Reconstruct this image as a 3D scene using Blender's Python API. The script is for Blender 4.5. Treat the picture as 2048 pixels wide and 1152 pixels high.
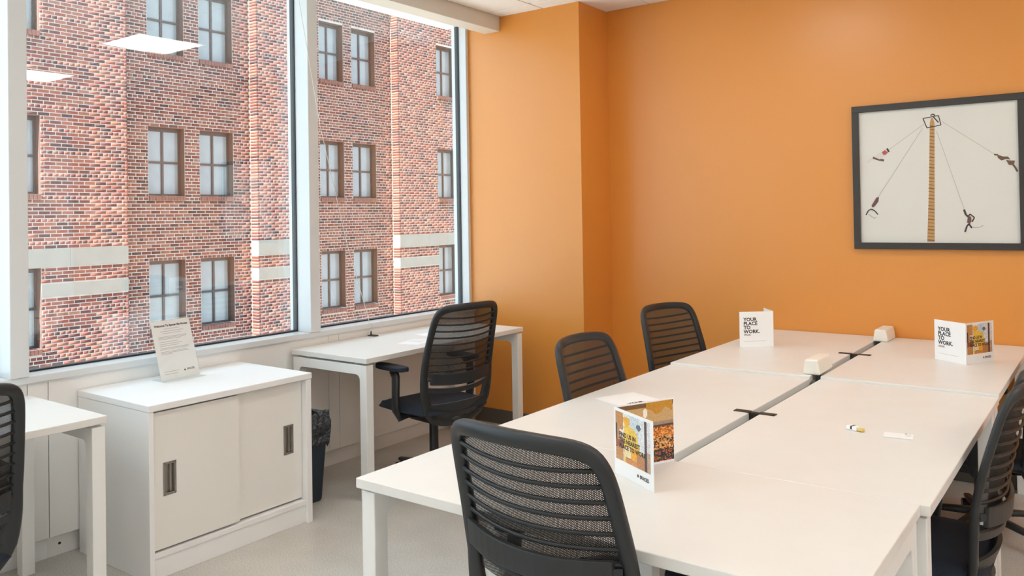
import bpy, math, random
import numpy as np
from mathutils import Vector, Matrix

random.seed(7)
for _o in list(bpy.data.objects):
    bpy.data.objects.remove(_o)
S = bpy.context.scene
COL = S.collection

# ------------------------------------------------------------------ camera
F_PX, CX, CY, CAM_H = 1642.3, 1024.0, 410.0, 1.45
YAW, PITCH, ROLL = -0.636514, -0.01344, -0.016249


def _rot():
    c, s = math.cos, math.sin
    B = np.array([[1, 0, 0], [0, 0, -1], [0, 1, 0.]])
    Rz = np.array([[c(YAW), -s(YAW), 0], [s(YAW), c(YAW), 0], [0, 0, 1]])
    Rp = np.array([[1, 0, 0], [0, c(PITCH), -s(PITCH)], [0, s(PITCH), c(PITCH)]])
    Rr = np.array([[c(ROLL), -s(ROLL), 0], [s(ROLL), c(ROLL), 0], [0, 0, 1]])
    return Rr @ Rp @ B @ Rz


RC = _rot()
CAM = np.array([0, 0, CAM_H])


def ray(x, y):
    return RC.T @ np.array([(x - CX) / F_PX, (y - CY) / F_PX, 1.0])


def on_z(x, y, z):
    d = ray(x, y)
    return Vector(CAM + d * ((z - CAM_H) / d[2]))


def on_x(x, y, X):
    d = ray(x, y)
    return Vector(CAM + d * (X / d[0]))


def on_y(x, y, Y):
    d = ray(x, y)
    return Vector(CAM + d * (Y / d[1]))


def project(p):
    q = RC @ (np.array(p, float) - CAM)
    return CX + F_PX * q[0] / q[2], CY + F_PX * q[1] / q[2], q[2]


cam_data = bpy.data.cameras.new('camera')
cam = bpy.data.objects.new('camera', cam_data)
COL.objects.link(cam)
m3 = Matrix((RC[0], -RC[1], -RC[2])).transposed()
cam.matrix_world = Matrix.Translation(Vector(CAM)) @ m3.to_4x4()
cam_data.sensor_fit = 'HORIZONTAL'
cam_data.sensor_width = 36.0
cam_data.lens = F_PX / 2048 * 36.0
cam_data.shift_y = -(576 - CY) / 2048
cam_data.clip_start = 0.05
cam_data.clip_end = 300
S.camera = cam

# ------------------------------------------------------------------ sky, sun, exposure
world = bpy.data.worlds.new('world')
S.world = world
world.use_nodes = True
bg = world.node_tree.nodes['Background']
bg.inputs['Color'].default_value = (0.70, 0.85, 1.0, 1)
bg.inputs['Strength'].default_value = 3.5

sun_data = bpy.data.lights.new('sun', 'SUN')
sun_data.energy = 34.0
sun_data.angle = 0.01
sun_data.color = (1.0, 0.95, 0.88)
sun = bpy.data.objects.new('sun', sun_data)
COL.objects.link(sun)
sun.rotation_euler = Vector((-0.062, 0.72, -0.62)).to_track_quat('-Z', 'Y').to_euler()
sun.location = (-8, -20, 25)

LAMP_L = 12.8
S.view_settings.view_transform = 'Standard'
S.view_settings.look = 'None'
S.view_settings.exposure = -0.08
S.view_settings.gamma = 1.0
S.view_settings.use_curve_mapping = False
S.cycles.use_denoising = True
S.cycles.max_bounces = 10
S.cycles.diffuse_bounces = 6
S.cycles.transparent_max_bounces = 24
S.cycles.caustics_reflective = False
S.cycles.caustics_refractive = False
S.cycles.sample_clamp_indirect = 8.0


# ------------------------------------------------------------------ materials
def new_mat(name):
    m = bpy.data.materials.new(name)
    m.use_nodes = True
    return m, m.node_tree.nodes, m.node_tree.links, m.node_tree.nodes['Principled BSDF']


def mat(name, col, rough=0.5, metal=0.0, spec=0.5, noise=0.0, nscale=40.0, bump=0.0, bscale=200.0, emit=None, estr=0.0):
    m, N, L, P = new_mat(name)
    P.inputs['Base Color'].default_value = (*col, 1)
    P.inputs['Roughness'].default_value = rough
    P.inputs['Metallic'].default_value = metal
    P.inputs['Specular IOR Level'].default_value = spec
    if noise or bump:
        tc = N.new('ShaderNodeTexCoord')
    if noise:
        n = N.new('ShaderNodeTexNoise')
        n.inputs['Scale'].default_value = nscale
        n.inputs['Detail'].default_value = 4
        L.new(tc.outputs['Object'], n.inputs['Vector'])
        r = N.new('ShaderNodeValToRGB')
        r.color_ramp.elements[0].position = 0.3
        r.color_ramp.elements[1].position = 0.7
        r.color_ramp.elements[0].color = (*[c * (1 - noise) for c in col], 1)
        r.color_ramp.elements[1].color = (*[min(1, c * (1 + noise)) for c in col], 1)
        L.new(n.outputs['Fac'], r.inputs['Fac'])
        L.new(r.outputs['Color'], P.inputs['Base Color'])
    if bump:
        n2 = N.new('ShaderNodeTexNoise')
        n2.inputs['Scale'].default_value = bscale
        n2.inputs['Detail'].default_value = 3
        L.new(tc.outputs['Object'], n2.inputs['Vector'])
        b = N.new('ShaderNodeBump')
        b.inputs['Strength'].default_value = bump
        b.inputs['Distance'].default_value = 0.002
        L.new(n2.outputs['Fac'], b.inputs['Height'])
        L.new(b.outputs['Normal'], P.inputs['Normal'])
    if emit:
        P.inputs['Emission Color'].default_value = (*emit, 1)
        P.inputs['Emission Strength'].default_value = estr
    return m


def attr_mat(name, rough=0.8, noise=0.0, nscale=30.0, spec=0.3):
    m, N, L, P = new_mat(name)
    a = N.new('ShaderNodeAttribute')
    a.attribute_name = 'Col'
    P.inputs['Roughness'].default_value = rough
    P.inputs['Specular IOR Level'].default_value = spec
    if noise:
        tc = N.new('ShaderNodeTexCoord')
        n = N.new('ShaderNodeTexNoise')
        n.inputs['Scale'].default_value = nscale
        n.inputs['Detail'].default_value = 3
        L.new(tc.outputs['Object'], n.inputs['Vector'])
        mr = N.new('ShaderNodeMapRange')
        mr.inputs['To Min'].default_value = 1 - noise
        mr.inputs['To Max'].default_value = 1 + noise
        L.new(n.outputs['Fac'], mr.inputs['Value'])
        mx = N.new('ShaderNodeVectorMath')
        mx.operation = 'SCALE'
        L.new(a.outputs['Color'], mx.inputs[0])
        L.new(mr.outputs['Result'], mx.inputs['Scale'])
        L.new(mx.outputs['Vector'], P.inputs['Base Color'])
    else:
        L.new(a.outputs['Color'], P.inputs['Base Color'])
    return m


def glass_mat(name, ior, tint=(0.95, 0.98, 0.97)):
    m, N, L, P = new_mat(name)
    N.remove(P)
    out = N['Material Output']
    tr = N.new('ShaderNodeBsdfTransparent')
    tr.inputs['Color'].default_value = (*tint, 1)
    gl = N.new('ShaderNodeBsdfGlossy')
    gl.inputs['Roughness'].default_value = 0.0
    gl.inputs['Color'].default_value = (1, 1, 1, 1)
    # Schlick reflectance, the same on both faces of the pane
    geo = N.new('ShaderNodeNewGeometry')
    dt = N.new('ShaderNodeVectorMath'); dt.operation = 'DOT_PRODUCT'
    L.new(geo.outputs['Normal'], dt.inputs[0]); L.new(geo.outputs['Incoming'], dt.inputs[1])

    def op(kind, a, b=None):
        n = N.new('ShaderNodeMath'); n.operation = kind
        for i, v in enumerate((a, b)):
            if v is None: continue
            if isinstance(v, (int, float)): n.inputs[i].default_value = v
            else: L.new(v, n.inputs[i])
        return n.outputs[0]
    f0 = ((ior - 1) / (ior + 1)) ** 2
    k5 = op('POWER', op('SUBTRACT', 1.0, op('ABSOLUTE', dt.outputs['Value'])), 5.0)
    fac = op('ADD', op('MULTIPLY', k5, 1 - f0), f0)
    mx = N.new('ShaderNodeMixShader')
    L.new(fac, mx.inputs['Fac'])
    L.new(tr.outputs['BSDF'], mx.inputs[1])
    L.new(gl.outputs['BSDF'], mx.inputs[2])
    L.new(mx.outputs['Shader'], out.inputs['Surface'])
    return m


def mesh_weave_mat(name, col, pitch, openness):
    """knitted back mesh: a lattice of threads with small open holes"""
    m, N, L, P = new_mat(name)
    out = N['Material Output']
    P.inputs['Base Color'].default_value = (*col, 1)
    P.inputs['Roughness'].default_value = 0.7
    tc = N.new('ShaderNodeTexCoord')
    mp = N.new('ShaderNodeMapping')
    mp.inputs['Scale'].default_value = (1 / pitch, 1 / pitch, 1.6 / pitch)
    mp.inputs['Rotation'].default_value = (0, math.radians(38), 0)
    L.new(tc.outputs['Object'], mp.inputs['Vector'])
    sp = N.new('ShaderNodeSeparateXYZ')
    L.new(mp.outputs['Vector'], sp.inputs['Vector'])

    def tri(sock):
        a = N.new('ShaderNodeMath'); a.operation = 'PINGPONG'
        a.inputs[1].default_value = 0.5
        L.new(sock, a.inputs[0])
        return a.outputs[0]
    mn = N.new('ShaderNodeMath'); mn.operation = 'MINIMUM'
    L.new(tri(sp.outputs['X']), mn.inputs[0])
    L.new(tri(sp.outputs['Z']), mn.inputs[1])
    gt = N.new('ShaderNodeMath'); gt.operation = 'GREATER_THAN'
    gt.inputs[1].default_value = 0.5 * (1 - math.sqrt(openness))
    L.new(mn.outputs[0], gt.inputs[0])
    tr = N.new('ShaderNodeBsdfTransparent')
    mx = N.new('ShaderNodeMixShader')
    L.new(gt.outputs[0], mx.inputs['Fac'])
    L.new(P.outputs['BSDF'], mx.inputs[1])
    L.new(tr.outputs['BSDF'], mx.inputs[2])
    L.new(mx.outputs['Shader'], out.inputs['Surface'])
    return m


def floor_mat():
    m, N, L, P = new_mat('speckled_floor')
    tc = N.new('ShaderNodeTexCoord')
    n = N.new('ShaderNodeTexNoise'); n.inputs['Scale'].default_value = 220; n.inputs['Detail'].default_value = 2
    n2 = N.new('ShaderNodeTexNoise'); n2.inputs['Scale'].default_value = 3; n2.inputs['Detail'].default_value = 6
    L.new(tc.outputs['Object'], n.inputs['Vector'])
    L.new(tc.outputs['Object'], n2.inputs['Vector'])
    r = N.new('ShaderNodeValToRGB')
    e = r.color_ramp.elements
    e[0].position = 0.30; e[0].color = (0.42, 0.40, 0.37, 1)
    e[1].position = 0.70; e[1].color = (0.78, 0.75, 0.71, 1)
    x = r.color_ramp.elements.new(0.5); x.color = (0.60, 0.575, 0.53, 1)
    L.new(n.outputs['Fac'], r.inputs['Fac'])
    r2 = N.new('ShaderNodeValToRGB')
    r2.color_ramp.elements[0].position = 0.35; r2.color_ramp.elements[0].color = (0.86, 0.86, 0.86, 1)
    r2.color_ramp.elements[1].position = 0.65; r2.color_ramp.elements[1].color = (1, 1, 1, 1)
    L.new(n2.outputs['Fac'], r2.inputs['Fac'])
    mx = N.new('ShaderNodeMixRGB'); mx.blend_type = 'MULTIPLY'; mx.inputs['Fac'].default_value = 1
    L.new(r.outputs['Color'], mx.inputs['Color1']); L.new(r2.outputs['Color'], mx.inputs['Color2'])
    L.new(mx.outputs['Color'], P.inputs['Base Color'])
    P.inputs['Roughness'].default_value = 0.38
    return m


M = {}
M['orange'] = mat('orange_paint', (0.73, 0.285, 0.046), 0.34, spec=0.7, bump=0.05, bscale=350)
M['white_wall'] = mat('white_wall_paint', (0.90, 0.90, 0.90), 0.6)
M['panel'] = mat('sill_panel_enamel', (0.86, 0.85, 0.83), 0.35)
M['alu'] = mat('window_frame_white', (0.68, 0.70, 0.71), 0.32)
M['soffit'] = mat('soffit_paint', (0.70, 0.67, 0.61), 0.6)
M['gasket'] = mat('black_gasket', (0.01, 0.012, 0.014), 0.5)
M['glass'] = glass_mat('window_glass', 1.85)
M['tile'] = mat('ceiling_tile', (0.90, 0.91, 0.91), 0.85, noise=0.03, nscale=120)
M['tbar'] = mat('ceiling_grid', (0.62, 0.62, 0.60), 0.5)
M['floor'] = floor_mat()
M['base'] = mat('rubber_baseboard', (0.10, 0.09, 0.075), 0.5)
M['desk'] = mat('desk_laminate', (0.79, 0.775, 0.745), 0.35, spec=0.45, noise=0.012, nscale=8)
M['edge'] = mat('desk_edge_band', (0.80, 0.765, 0.70), 0.4)
M['frame'] = mat('desk_frame_white', (0.86, 0.86, 0.84), 0.35)
M['cab'] = mat('cabinet_enamel', (0.88, 0.88, 0.88), 0.4)
M['cabdoor'] = mat('cabinet_door', (0.84, 0.82, 0.78), 0.42)
M['steel'] = mat('brushed_steel', (0.42, 0.39, 0.35), 0.35, metal=0.9)
M['steel_dark'] = mat('pull_recess', (0.22, 0.20, 0.18), 0.5, metal=0.3)
M['dark'] = mat('dark_gap', (0.03, 0.03, 0.03), 0.7)
M['plastic'] = mat('chair_plastic', (0.020, 0.0225, 0.025), 0.42, spec=0.5)
M['slat'] = mat('chair_slat_plastic', (0.012, 0.014, 0.016), 0.45)
M['fabric'] = mat('seat_fabric', (0.012, 0.018, 0.032), 0.85, bump=0.3, bscale=600)
M['weave'] = mesh_weave_mat('back_mesh', (0.026, 0.023, 0.019), 0.0046, 0.19)
M['caster'] = mat('caster_black', (0.012, 0.012, 0.013), 0.4)
M['paper'] = mat('white_paper', (0.92, 0.92, 0.92), 0.5)
M['ink'] = mat('black_ink', (0.03, 0.03, 0.03), 0.6)
M['greyink'] = mat('grey_print', (0.55, 0.55, 0.56), 0.6)
M['photo'] = attr_mat('printed_photo', 0.35, spec=0.5)
M['acrylic'] = glass_mat('clear_acrylic', 1.35, (0.98, 0.99, 0.99))
M['power'] = mat('power_box_white', (0.86, 0.82, 0.74), 0.4)
M['black'] = mat('black_clip', (0.02, 0.018, 0.016), 0.5)
M['bin'] = mat('bin_plastic', (0.012, 0.022, 0.035), 0.45)
M['bag'] = mat('bin_bag', (0.024, 0.030, 0.038), 0.20, spec=0.8, bump=1.0, bscale=45)
M['bag'].node_tree.nodes['Bump'].inputs['Distance'].default_value = 0.02
M['pframe'] = mat('picture_frame', (0.035, 0.030, 0.026), 0.4)
M['brick'] = attr_mat('brick', 0.85, noise=0.25, nscale=9)
M['mortar'] = mat('mortar', (0.35, 0.315, 0.29), 0.9, noise=0.12, nscale=6)
M['stone'] = mat('pale_stone', (0.20, 0.187, 0.17), 0.8, noise=0.06, nscale=3)
M['sash'] = mat('dark_window_sash', (0.045, 0.030, 0.028), 0.5)
M['reveal'] = mat('brown_reveal', (0.12, 0.065, 0.052), 0.8)
M['pane'] = mat('pane_with_blind', (0.22, 0.23, 0.235), 0.08, spec=0.8, noise=0.10, nscale=2.5)
M['sillbrick'] = mat('rowlock_sill', (0.15, 0.06, 0.048), 0.85, noise=0.3, nscale=12)
M['street'] = mat('street_ground', (0.42, 0.41, 0.39), 0.9)
M['lens'] = mat('lamp_lens', (0.9, 0.9, 0.9), 0.5, emit=(1.0, 0.96, 0.90), estr=LAMP_L)
M['lampframe'] = mat('lamp_frame', (0.85, 0.85, 0.83), 0.4)
M['wire'] = mat('blind_cord', (0.72, 0.70, 0.66), 0.5)
M['yellow'] = mat('yellow_plastic', (0.75, 0.55, 0.16), 0.5)


# ------------------------------------------------------------------ mesh helpers
class MB:
    def __init__(self):
        self.v, self.f = [], []

    def add(self, verts, faces):
        o = len(self.v)
        self.v += [tuple(p) for p in verts]
        self.f += [tuple(i + o for i in q) for q in faces]
        return self

    def box(self, x0, x1, y0, y1, z0, z1):
        x0, x1 = sorted((x0, x1)); y0, y1 = sorted((y0, y1)); z0, z1 = sorted((z0, z1))
        v = [(x, y, z) for z in (z0, z1) for y in (y0, y1) for x in (x0, x1)]
        f = [(0, 2, 3, 1), (4, 5, 7, 6), (0, 1, 5, 4), (2, 6, 7, 3), (0, 4, 6, 2), (1, 3, 7, 5)]
        return self.add(v, f)

    def cyl(self, p0, p1, r0, r1=None, n=16, cap=True):
        r1 = r0 if r1 is None else r1
        p0, p1 = Vector(p0), Vector(p1)
        d = (p1 - p0).normalized()
        a = d.orthogonal().normalized(); b = d.cross(a)
        v = []
        for p, r in ((p0, r0), (p1, r1)):
            for i in range(n):
                t = 2 * math.pi * i / n
                v.append(p + a * (r * math.cos(t)) + b * (r * math.sin(t)))
        f = [(i, (i + 1) % n, n + (i + 1) % n, n + i) for i in range(n)]
        if cap:
            f += [tuple(range(n))[::-1], tuple(range(n, 2 * n))]
        return self.add(v, f)

    def sweep(self, pts, half, closed=False, up=(0, 1, 0), n=8, power=0.6):
        """pts: centre points; half(i) -> (half width sideways, half depth along 'up')"""
        P = [Vector(p) for p in pts]
        m = len(P)
        rings = []
        for i in range(m):
            if closed:
                t = P[(i + 1) % m] - P[i - 1]
            else:
                t = P[min(i + 1, m - 1)] - P[max(i - 1, 0)]
            t.normalize()
            u = Vector(up)
            u = (u - t * u.dot(t)).normalized()
            s = t.cross(u).normalized()
            a, b = half(i)
            ring = []
            for k in range(n):
                q = 2 * math.pi * (k + 0.5) / n
                c, sn = math.cos(q), math.sin(q)
                ring.append(P[i] + s * (a * math.copysign(abs(c) ** power, c)) + u * (b * math.copysign(abs(sn) ** power, sn)))
            rings.append(ring)
        v = [p for r in rings for p in r]
        f = []
        for i in range(m if closed else m - 1):
            j = (i + 1) % m
            for k in range(n):
                l = (k + 1) % n
                f.append((i * n + k, i * n + l, j * n + l, j * n + k))
        if not closed:
            f += [tuple(range(n))[::-1], tuple(range((m - 1) * n, m * n))]
        return self.add(v, f)

    def grid_solid(self, fn, nu, nv, off):
        """closed slab: fn(u,v)->point in [0,1]^2, off(u,v)->vector to the second skin"""
        o = []
        for s in (0, 1):
            for j in range(nv + 1):
                for i in range(nu + 1):
                    u, w = i / nu, j / nv
                    p = Vector(fn(u, w))
                    if s:
                        p = p + Vector(off(u, w))
                    o.append(p)
        K = (nu + 1) * (nv + 1)
        idx = lambda i, j, s: s * K + j * (nu + 1) + i
        f = []
        for j in range(nv):
            for i in range(nu):
                f.append((idx(i, j, 0), idx(i + 1, j, 0), idx(i + 1, j + 1, 0), idx(i, j + 1, 0)))
                f.append((idx(i, j, 1), idx(i, j + 1, 1), idx(i + 1, j + 1, 1), idx(i + 1, j, 1)))
        for i in range(nu):
            f.append((idx(i, 0, 0), idx(i, 0, 1), idx(i + 1, 0, 1), idx(i + 1, 0, 0)))
            f.append((idx(i, nv, 0), idx(i + 1, nv, 0), idx(i + 1, nv, 1), idx(i, nv, 1)))
        for j in range(nv):
            f.append((idx(0, j, 0), idx(0, j + 1, 0), idx(0, j + 1, 1), idx(0, j, 1)))
            f.append((idx(nu, j, 0), idx(nu, j, 1), idx(nu, j + 1, 1), idx(nu, j + 1, 0)))
        return self.add(o, f)

    def build(self, name, m, parent=None, smooth=False, bevel=0.0, bseg=2, recalc=True):
        me = bpy.data.meshes.new(name)
        me.from_pydata(self.v, [], self.f)
        if recalc:
            import bmesh
            bm = bmesh.new(); bm.from_mesh(me)
            bmesh.ops.recalc_face_normals(bm, faces=bm.faces)
            bm.to_mesh(me); bm.free()
        if smooth:
            me.polygons.foreach_set('use_smooth', [True] * len(me.polygons))
        me.materials.append(M[m] if isinstance(m, str) else m)
        o = bpy.data.objects.new(name, me)
        COL.objects.link(o)
        if parent:
            o.parent = parent
        if bevel:
            b = o.modifiers.new('bevel', 'BEVEL')
            b.width = bevel; b.segments = bseg; b.limit_method = 'ANGLE'
            b.angle_limit = math.radians(40)
        return o


def tag(o, label=None, cat=None, group=None, kind=None):
    if label: o['label'] = label
    if cat: o['category'] = cat
    if group: o['group'] = group
    if kind: o['kind'] = kind
    return o


def empty(name, loc=(0, 0, 0), rz=0.0, **k):
    o = bpy.data.objects.new(name, None)
    o.empty_display_size = 0.1
    COL.objects.link(o)
    o.location = loc
    o.rotation_euler = (0, 0, rz)
    return tag(o, **k)


def box(name, m, b, parent=None, bevel=0.0):
    return MB().box(*b).build(name, m, parent, bevel=bevel)


def struct(o):
    o['kind'] = 'structure'
    return o


def text_obj(name, s, size, m, parent, matrix, bold=0.0, space=1.0, shear=0.0, align='LEFT'):
    cu = bpy.data.curves.new(name, 'FONT')
    cu.body = s; cu.size = size; cu.offset = bold; cu.space_line = space
    cu.align_x = align; cu.shear = shear
    cu.resolution_u = 2
    t = bpy.data.objects.new(name, cu)
    COL.objects.link(t)
    bpy.context.view_layer.update()
    me = bpy.data.meshes.new_from_object(t)
    bpy.data.objects.remove(t)
    bpy.data.curves.remove(cu)
    me.transform(matrix)
    me.materials.clear(); me.materials.append(M[m])
    o = bpy.data.objects.new(name, me)
    COL.objects.link(o)
    o.parent = parent
    return o


# ------------------------------------------------------------------ room shell
XW = -3.73          # face of the panels under the windows
XG = -3.835         # window glass
YB = 4.945          # orange back wall
YC = 4.575          # orange column face
XC = -2.815         # column side
ZC = 2.847          # ceiling
XR, YF = 2.75, -2.75

struct(box('floor', 'floor', (XW - 0.3, XR + 0.15, YF - 0.15, YB + 0.2, -0.12, 0.0)))
struct(box('wall_back', 'orange', (XC - 0.01, XR + 0.15, YB, YB + 0.15, 0, ZC + 0.15)))
struct(box('wall_column', 'orange', (XG - 0.03, XC, YC, YB + 0.15, 0, ZC + 0.15)))
struct(box('wall_right', 'white_wall', (XR, XR + 0.15, YF, YB, 0, ZC + 0.15)))
struct(box('wall_front', 'white_wall', (XW - 0.2, XR, YF - 0.15, YF, 0, ZC + 0.15)))
for nm, b in (('baseboard_back', (XC, XR, YB - 0.012, YB, 0, 0.10)),
              ('baseboard_column', (XW, XC + 0.012, YC - 0.012, YC, 0, 0.10)),
              ('baseboard_side', (XC, XC + 0.012, YC, YB, 0, 0.10))):
    struct(box(nm, 'base', b, bevel=0.003))

# ceiling: deck, grid bars and lay-in tiles
ceil = struct(box('ceiling', 'white_wall', (XW - 0.2, XR + 0.15, YF - 0.15, YB + 0.15, ZC + 0.03, ZC + 0.15)))
xs = [-3.46, -3.10, -2.49, -1.88, -1.27, -0.66, -0.39, 0.22, 0.83, 1.44, 2.05, XR]
ys = [YB]
y = 4.43
while y > YF + 0.2:
    ys.append(y); y -= 0.61
ys.append(YF)
LAMPS = [(-1.575, 3.515), (0.525, 3.515), (-1.575, 1.685 - 0.61), (0.525, 1.685 - 0.61), (-1.575, -1.365), (0.525, -1.365), (1.745, 3.515), (1.745, 1.075), (1.745, -1.365), (-2.795, -0.145)]  # last four are unseen panels added as fill for cabinet and room
tile_cache = {}
for i in range(len(xs) - 1):
    for j in range(len(ys) - 1):
        w, d = xs[i + 1] - xs[i], ys[j] - ys[j + 1]
        cx, cy = (xs[i] + xs[i + 1]) / 2, (ys[j] + ys[j + 1]) / 2
        if any(abs(cx - a) < 0.2 and abs(cy - b) < 0.2 for a, b in LAMPS):
            continue
        k = (round(w, 3), round(d, 3))
        if k not in tile_cache:
            o = MB().box(-w / 2 + 0.006, w / 2 - 0.006, -d / 2 + 0.006, d / 2 - 0.006, 0, 0.02).build('ceiling_tile', 'tile', ceil, bevel=0.003)
            tile_cache[k] = o
        else:
            o = tile_cache[k].copy(); COL.objects.link(o); o.parent = ceil
        o.location = (cx, cy, ZC)
for x in xs[:-1]:
    MB().box(x - 0.012, x + 0.012, YF, YB, ZC + 0.004, ZC + 0.028).build('grid_bar', 'tbar', ceil)
for y in ys[1:-1]:
    MB().box(xs[0], XR, y - 0.012, y + 0.012, ZC + 0.004, ZC + 0.028).build('grid_bar', 'tbar', ceil)

# ceiling lamps: the two mirrored ones, their unseen rows, and added fill panels
for n, (x, y) in enumerate(LAMPS):
    t = empty('ceiling_light', (x, y, ZC), label=('square recessed ceiling light above the long table, mirrored whole in the glass' if n == 0 else 'square recessed ceiling light mirrored in the glass, cut off by the window post') if n < 2 else 'square recessed ceiling light panel out of view, the last four added as fill',
              cat='ceiling light', group='ceiling lights mirrored in the glass' if n < 2 else 'ceiling lights')
    fr = MB()
    for b in ((-0.298, 0.298, -0.298, -0.27), (-0.298, 0.298, 0.27, 0.298), (-0.298, -0.27, -0.27, 0.27), (0.27, 0.298, -0.27, 0.27)):
        fr.box(*b, -0.004, 0.02)
    fr.build('frame', 'lampframe', t)
    MB().box(-0.27, 0.27, -0.27, 0.27, 0.004, 0.014).build('diffuser', 'lens', t)

# soffit in front of the windows
struct(box('trim_1', 'soffit', (-3.60, -3.465, YF, YC, 2.745, ZC + 0.03), bevel=0.002))
struct(box('wall_above_windows', 'white_wall', (XG - 0.12, XG + 0.12, YF, YC, 2.83, ZC + 0.03)))

# wall under the windows: backing, facing panels, foot rail
wl = struct(box('wall_left', 'white_wall', (XW - 0.30, XW - 0.035, YF, YC, 0, 0.77)))
joints = [YF, -1.55, -1.46, 0.02, 0.10, 1.576, 1.66, 3.22, 3.30, YC]
for a, b in zip(joints[:-1], joints[1:]):
    MB().box(XW - 0.035, XW, a + 0.0015, b - 0.0015, 0.097, 0.768).build('panel', 'panel', wl, bevel=0.0015)
kick = MB().box(XW - 0.05, XW - 0.034, 1.665, YC - 0.002, 0.0, 0.090).build('kick_plate', 'panel', wl, bevel=0.002)
MB().box(XW - 0.05, XW - 0.034, YF, 1.56, 0.0, 0.090).build('kick_plate', 'panel', wl, bevel=0.002)
hp = on_x(119, 1086, XW - 0.034)
MB().cyl((XW - 0.0342, hp.y, hp.z), (XW - 0.0325, hp.y, hp.z), 0.006).build('screw_hole', 'dark', kick)

# window bays
SILL_T = 0.806
mull = [(-1.57 - 0.071, -1.57), (-0.071, 0.0), (1.499, 1.573), (3.071, 3.142)]
trim = struct(box('trim_2', 'alu', (XG - 0.05, -3.712, YF, YC - 0.001, 0.775, SILL_T), bevel=0.003))
MB().box(XG - 0.05, XW + 0.003, YF, YC - 0.001, 0.7682, 0.7748).build('sill_cap', 'panel', trim)
for n, (a, b) in enumerate(mull):
    o = struct(box('trim_%d' % (n + 3), 'alu', (XG - 0.05, -3.702, a, b, SILL_T, 2.845), bevel=0.003))
struct(box('trim_8', 'alu', (XG - 0.05, -3.752, YC - 0.03, YC - 0.001, SILL_T, 2.845), bevel=0.002))
bays = [(YF, -1.641), (-1.57, -0.071), (0.0, 1.499), (1.573, 3.071), (3.142, YC - 0.03)]
for n, (a, b) in enumerate(bays):
    w = struct(empty('window_%d' % (n + 1), (XG, (a + b) / 2, SILL_T)))
    h = (b - a) / 2
    MB().box(-0.012, 0.012, -h + 0.004, h - 0.004, 0.006, 2.02).build('glass_pane', 'glass', w)
    g = MB()
    g.box(-0.016, 0.019, -h, h, 0.0005, 0.008)
    g.box(-0.016, 0.019, -h + 0.0005, -h + 0.006, 0.008, 2.02)
    g.box(-0.016, 0.019, h - 0.006, h - 0.0005, 0.008, 2.02)
    g.build('gasket', 'gasket', w)

# ------------------------------------------------------------------ brick building outside
DX = -17.0
RX = DX - 0.26
bld = empty('brick_building', (DX, 13.3, -3.4), label='red brick building with pale stone bands and dark sash windows outside', cat='building')
ZB0, ZB1 = -3.4, 9.6
Y_L0, Y_L1 = 2.0, 9.208
Y_P0, Y_P1 = 12.494, 14.130
Y_R0, Y_R1 = 17.421, 25.0
rows = [(6.82 - 1.58, 6.82), (2.03, 3.58), (-1.00, 0.58), (8.45, 9.3), (-3.1, -2.0)]
win_front = [(3.4, 4.29), (6.56, 7.45), (19.15, 20.04), (22.3, 23.19)]
win_rec = [(9.83, 10.71), (11.10, 12.00), (14.70, 15.55), (15.87, 16.77)]
rows = rows[:3]
bands = [(0.592, 0.945), (0.01, 0.26)]
O = bld.location


def rel(p):
    return (p[0] - O.x, p[1] - O.y, p[2] - O.z)


def wall_body(x0, y0, y1, wins, bm):
    ycut = sorted({y0, y1} | {v for a, b in wins for v in (a, b)})
    zcut = sorted({ZB0, ZB1} | {v for a, b in rows for v in (a, b)})
    dep = 0.17
    for i in range(len(ycut) - 1):
        for j in range(len(zcut) - 1):
            a, b, c, d = ycut[i], ycut[i + 1], zcut[j], zcut[j + 1]
            hole = any(abs(a - w[0]) < 1e-6 for w in wins) and any(abs(c - r[0]) < 1e-6 for r in rows)
            if not hole:
                q = [(x0, a, c), (x0, b, c), (x0, b, d), (x0, a, d)]
                bm.add([rel(p) for p in q], [(0, 1, 2, 3)])


body = MB()
wall_body(DX, Y_L0, Y_L1, win_front[:2], body)
wall_body(DX, Y_R0, Y_R1, win_front[2:], body)
wall_body(DX, Y_P0, Y_P1, [], body)
wall_body(RX, Y_L1, Y_P0, win_rec[:2], body)
wall_body(RX, Y_P1, Y_R0, win_rec[2:], body)
for yy in (Y_L1, Y_P0, Y_P1, Y_R0):
    body.add([rel(p) for p in [(DX, yy, ZB0), (RX, yy, ZB0), (RX, yy, ZB1), (DX, yy, ZB1)]], [(0, 1, 2, 3)])
body.add([rel(p) for p in [(DX, Y_L0, ZB0), (DX - 6, Y_L0, ZB0), (DX - 6, Y_L0, ZB1), (DX, Y_L0, ZB1)]], [(0, 1, 2, 3)])
body.add([rel(p) for p in [(DX, Y_R1, ZB0), (DX - 6, Y_R1, ZB0), (DX - 6, Y_R1, ZB1), (DX, Y_R1, ZB1)]], [(0, 1, 2, 3)])
body.add([rel(p) for p in [(DX, Y_L0, ZB1), (DX, Y_R1, ZB1), (DX - 6, Y_R1, ZB1), (DX - 6, Y_L0, ZB1)]], [(0, 1, 2, 3)])
body.build('mortar_wall', 'mortar', bld, recalc=False)

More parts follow.
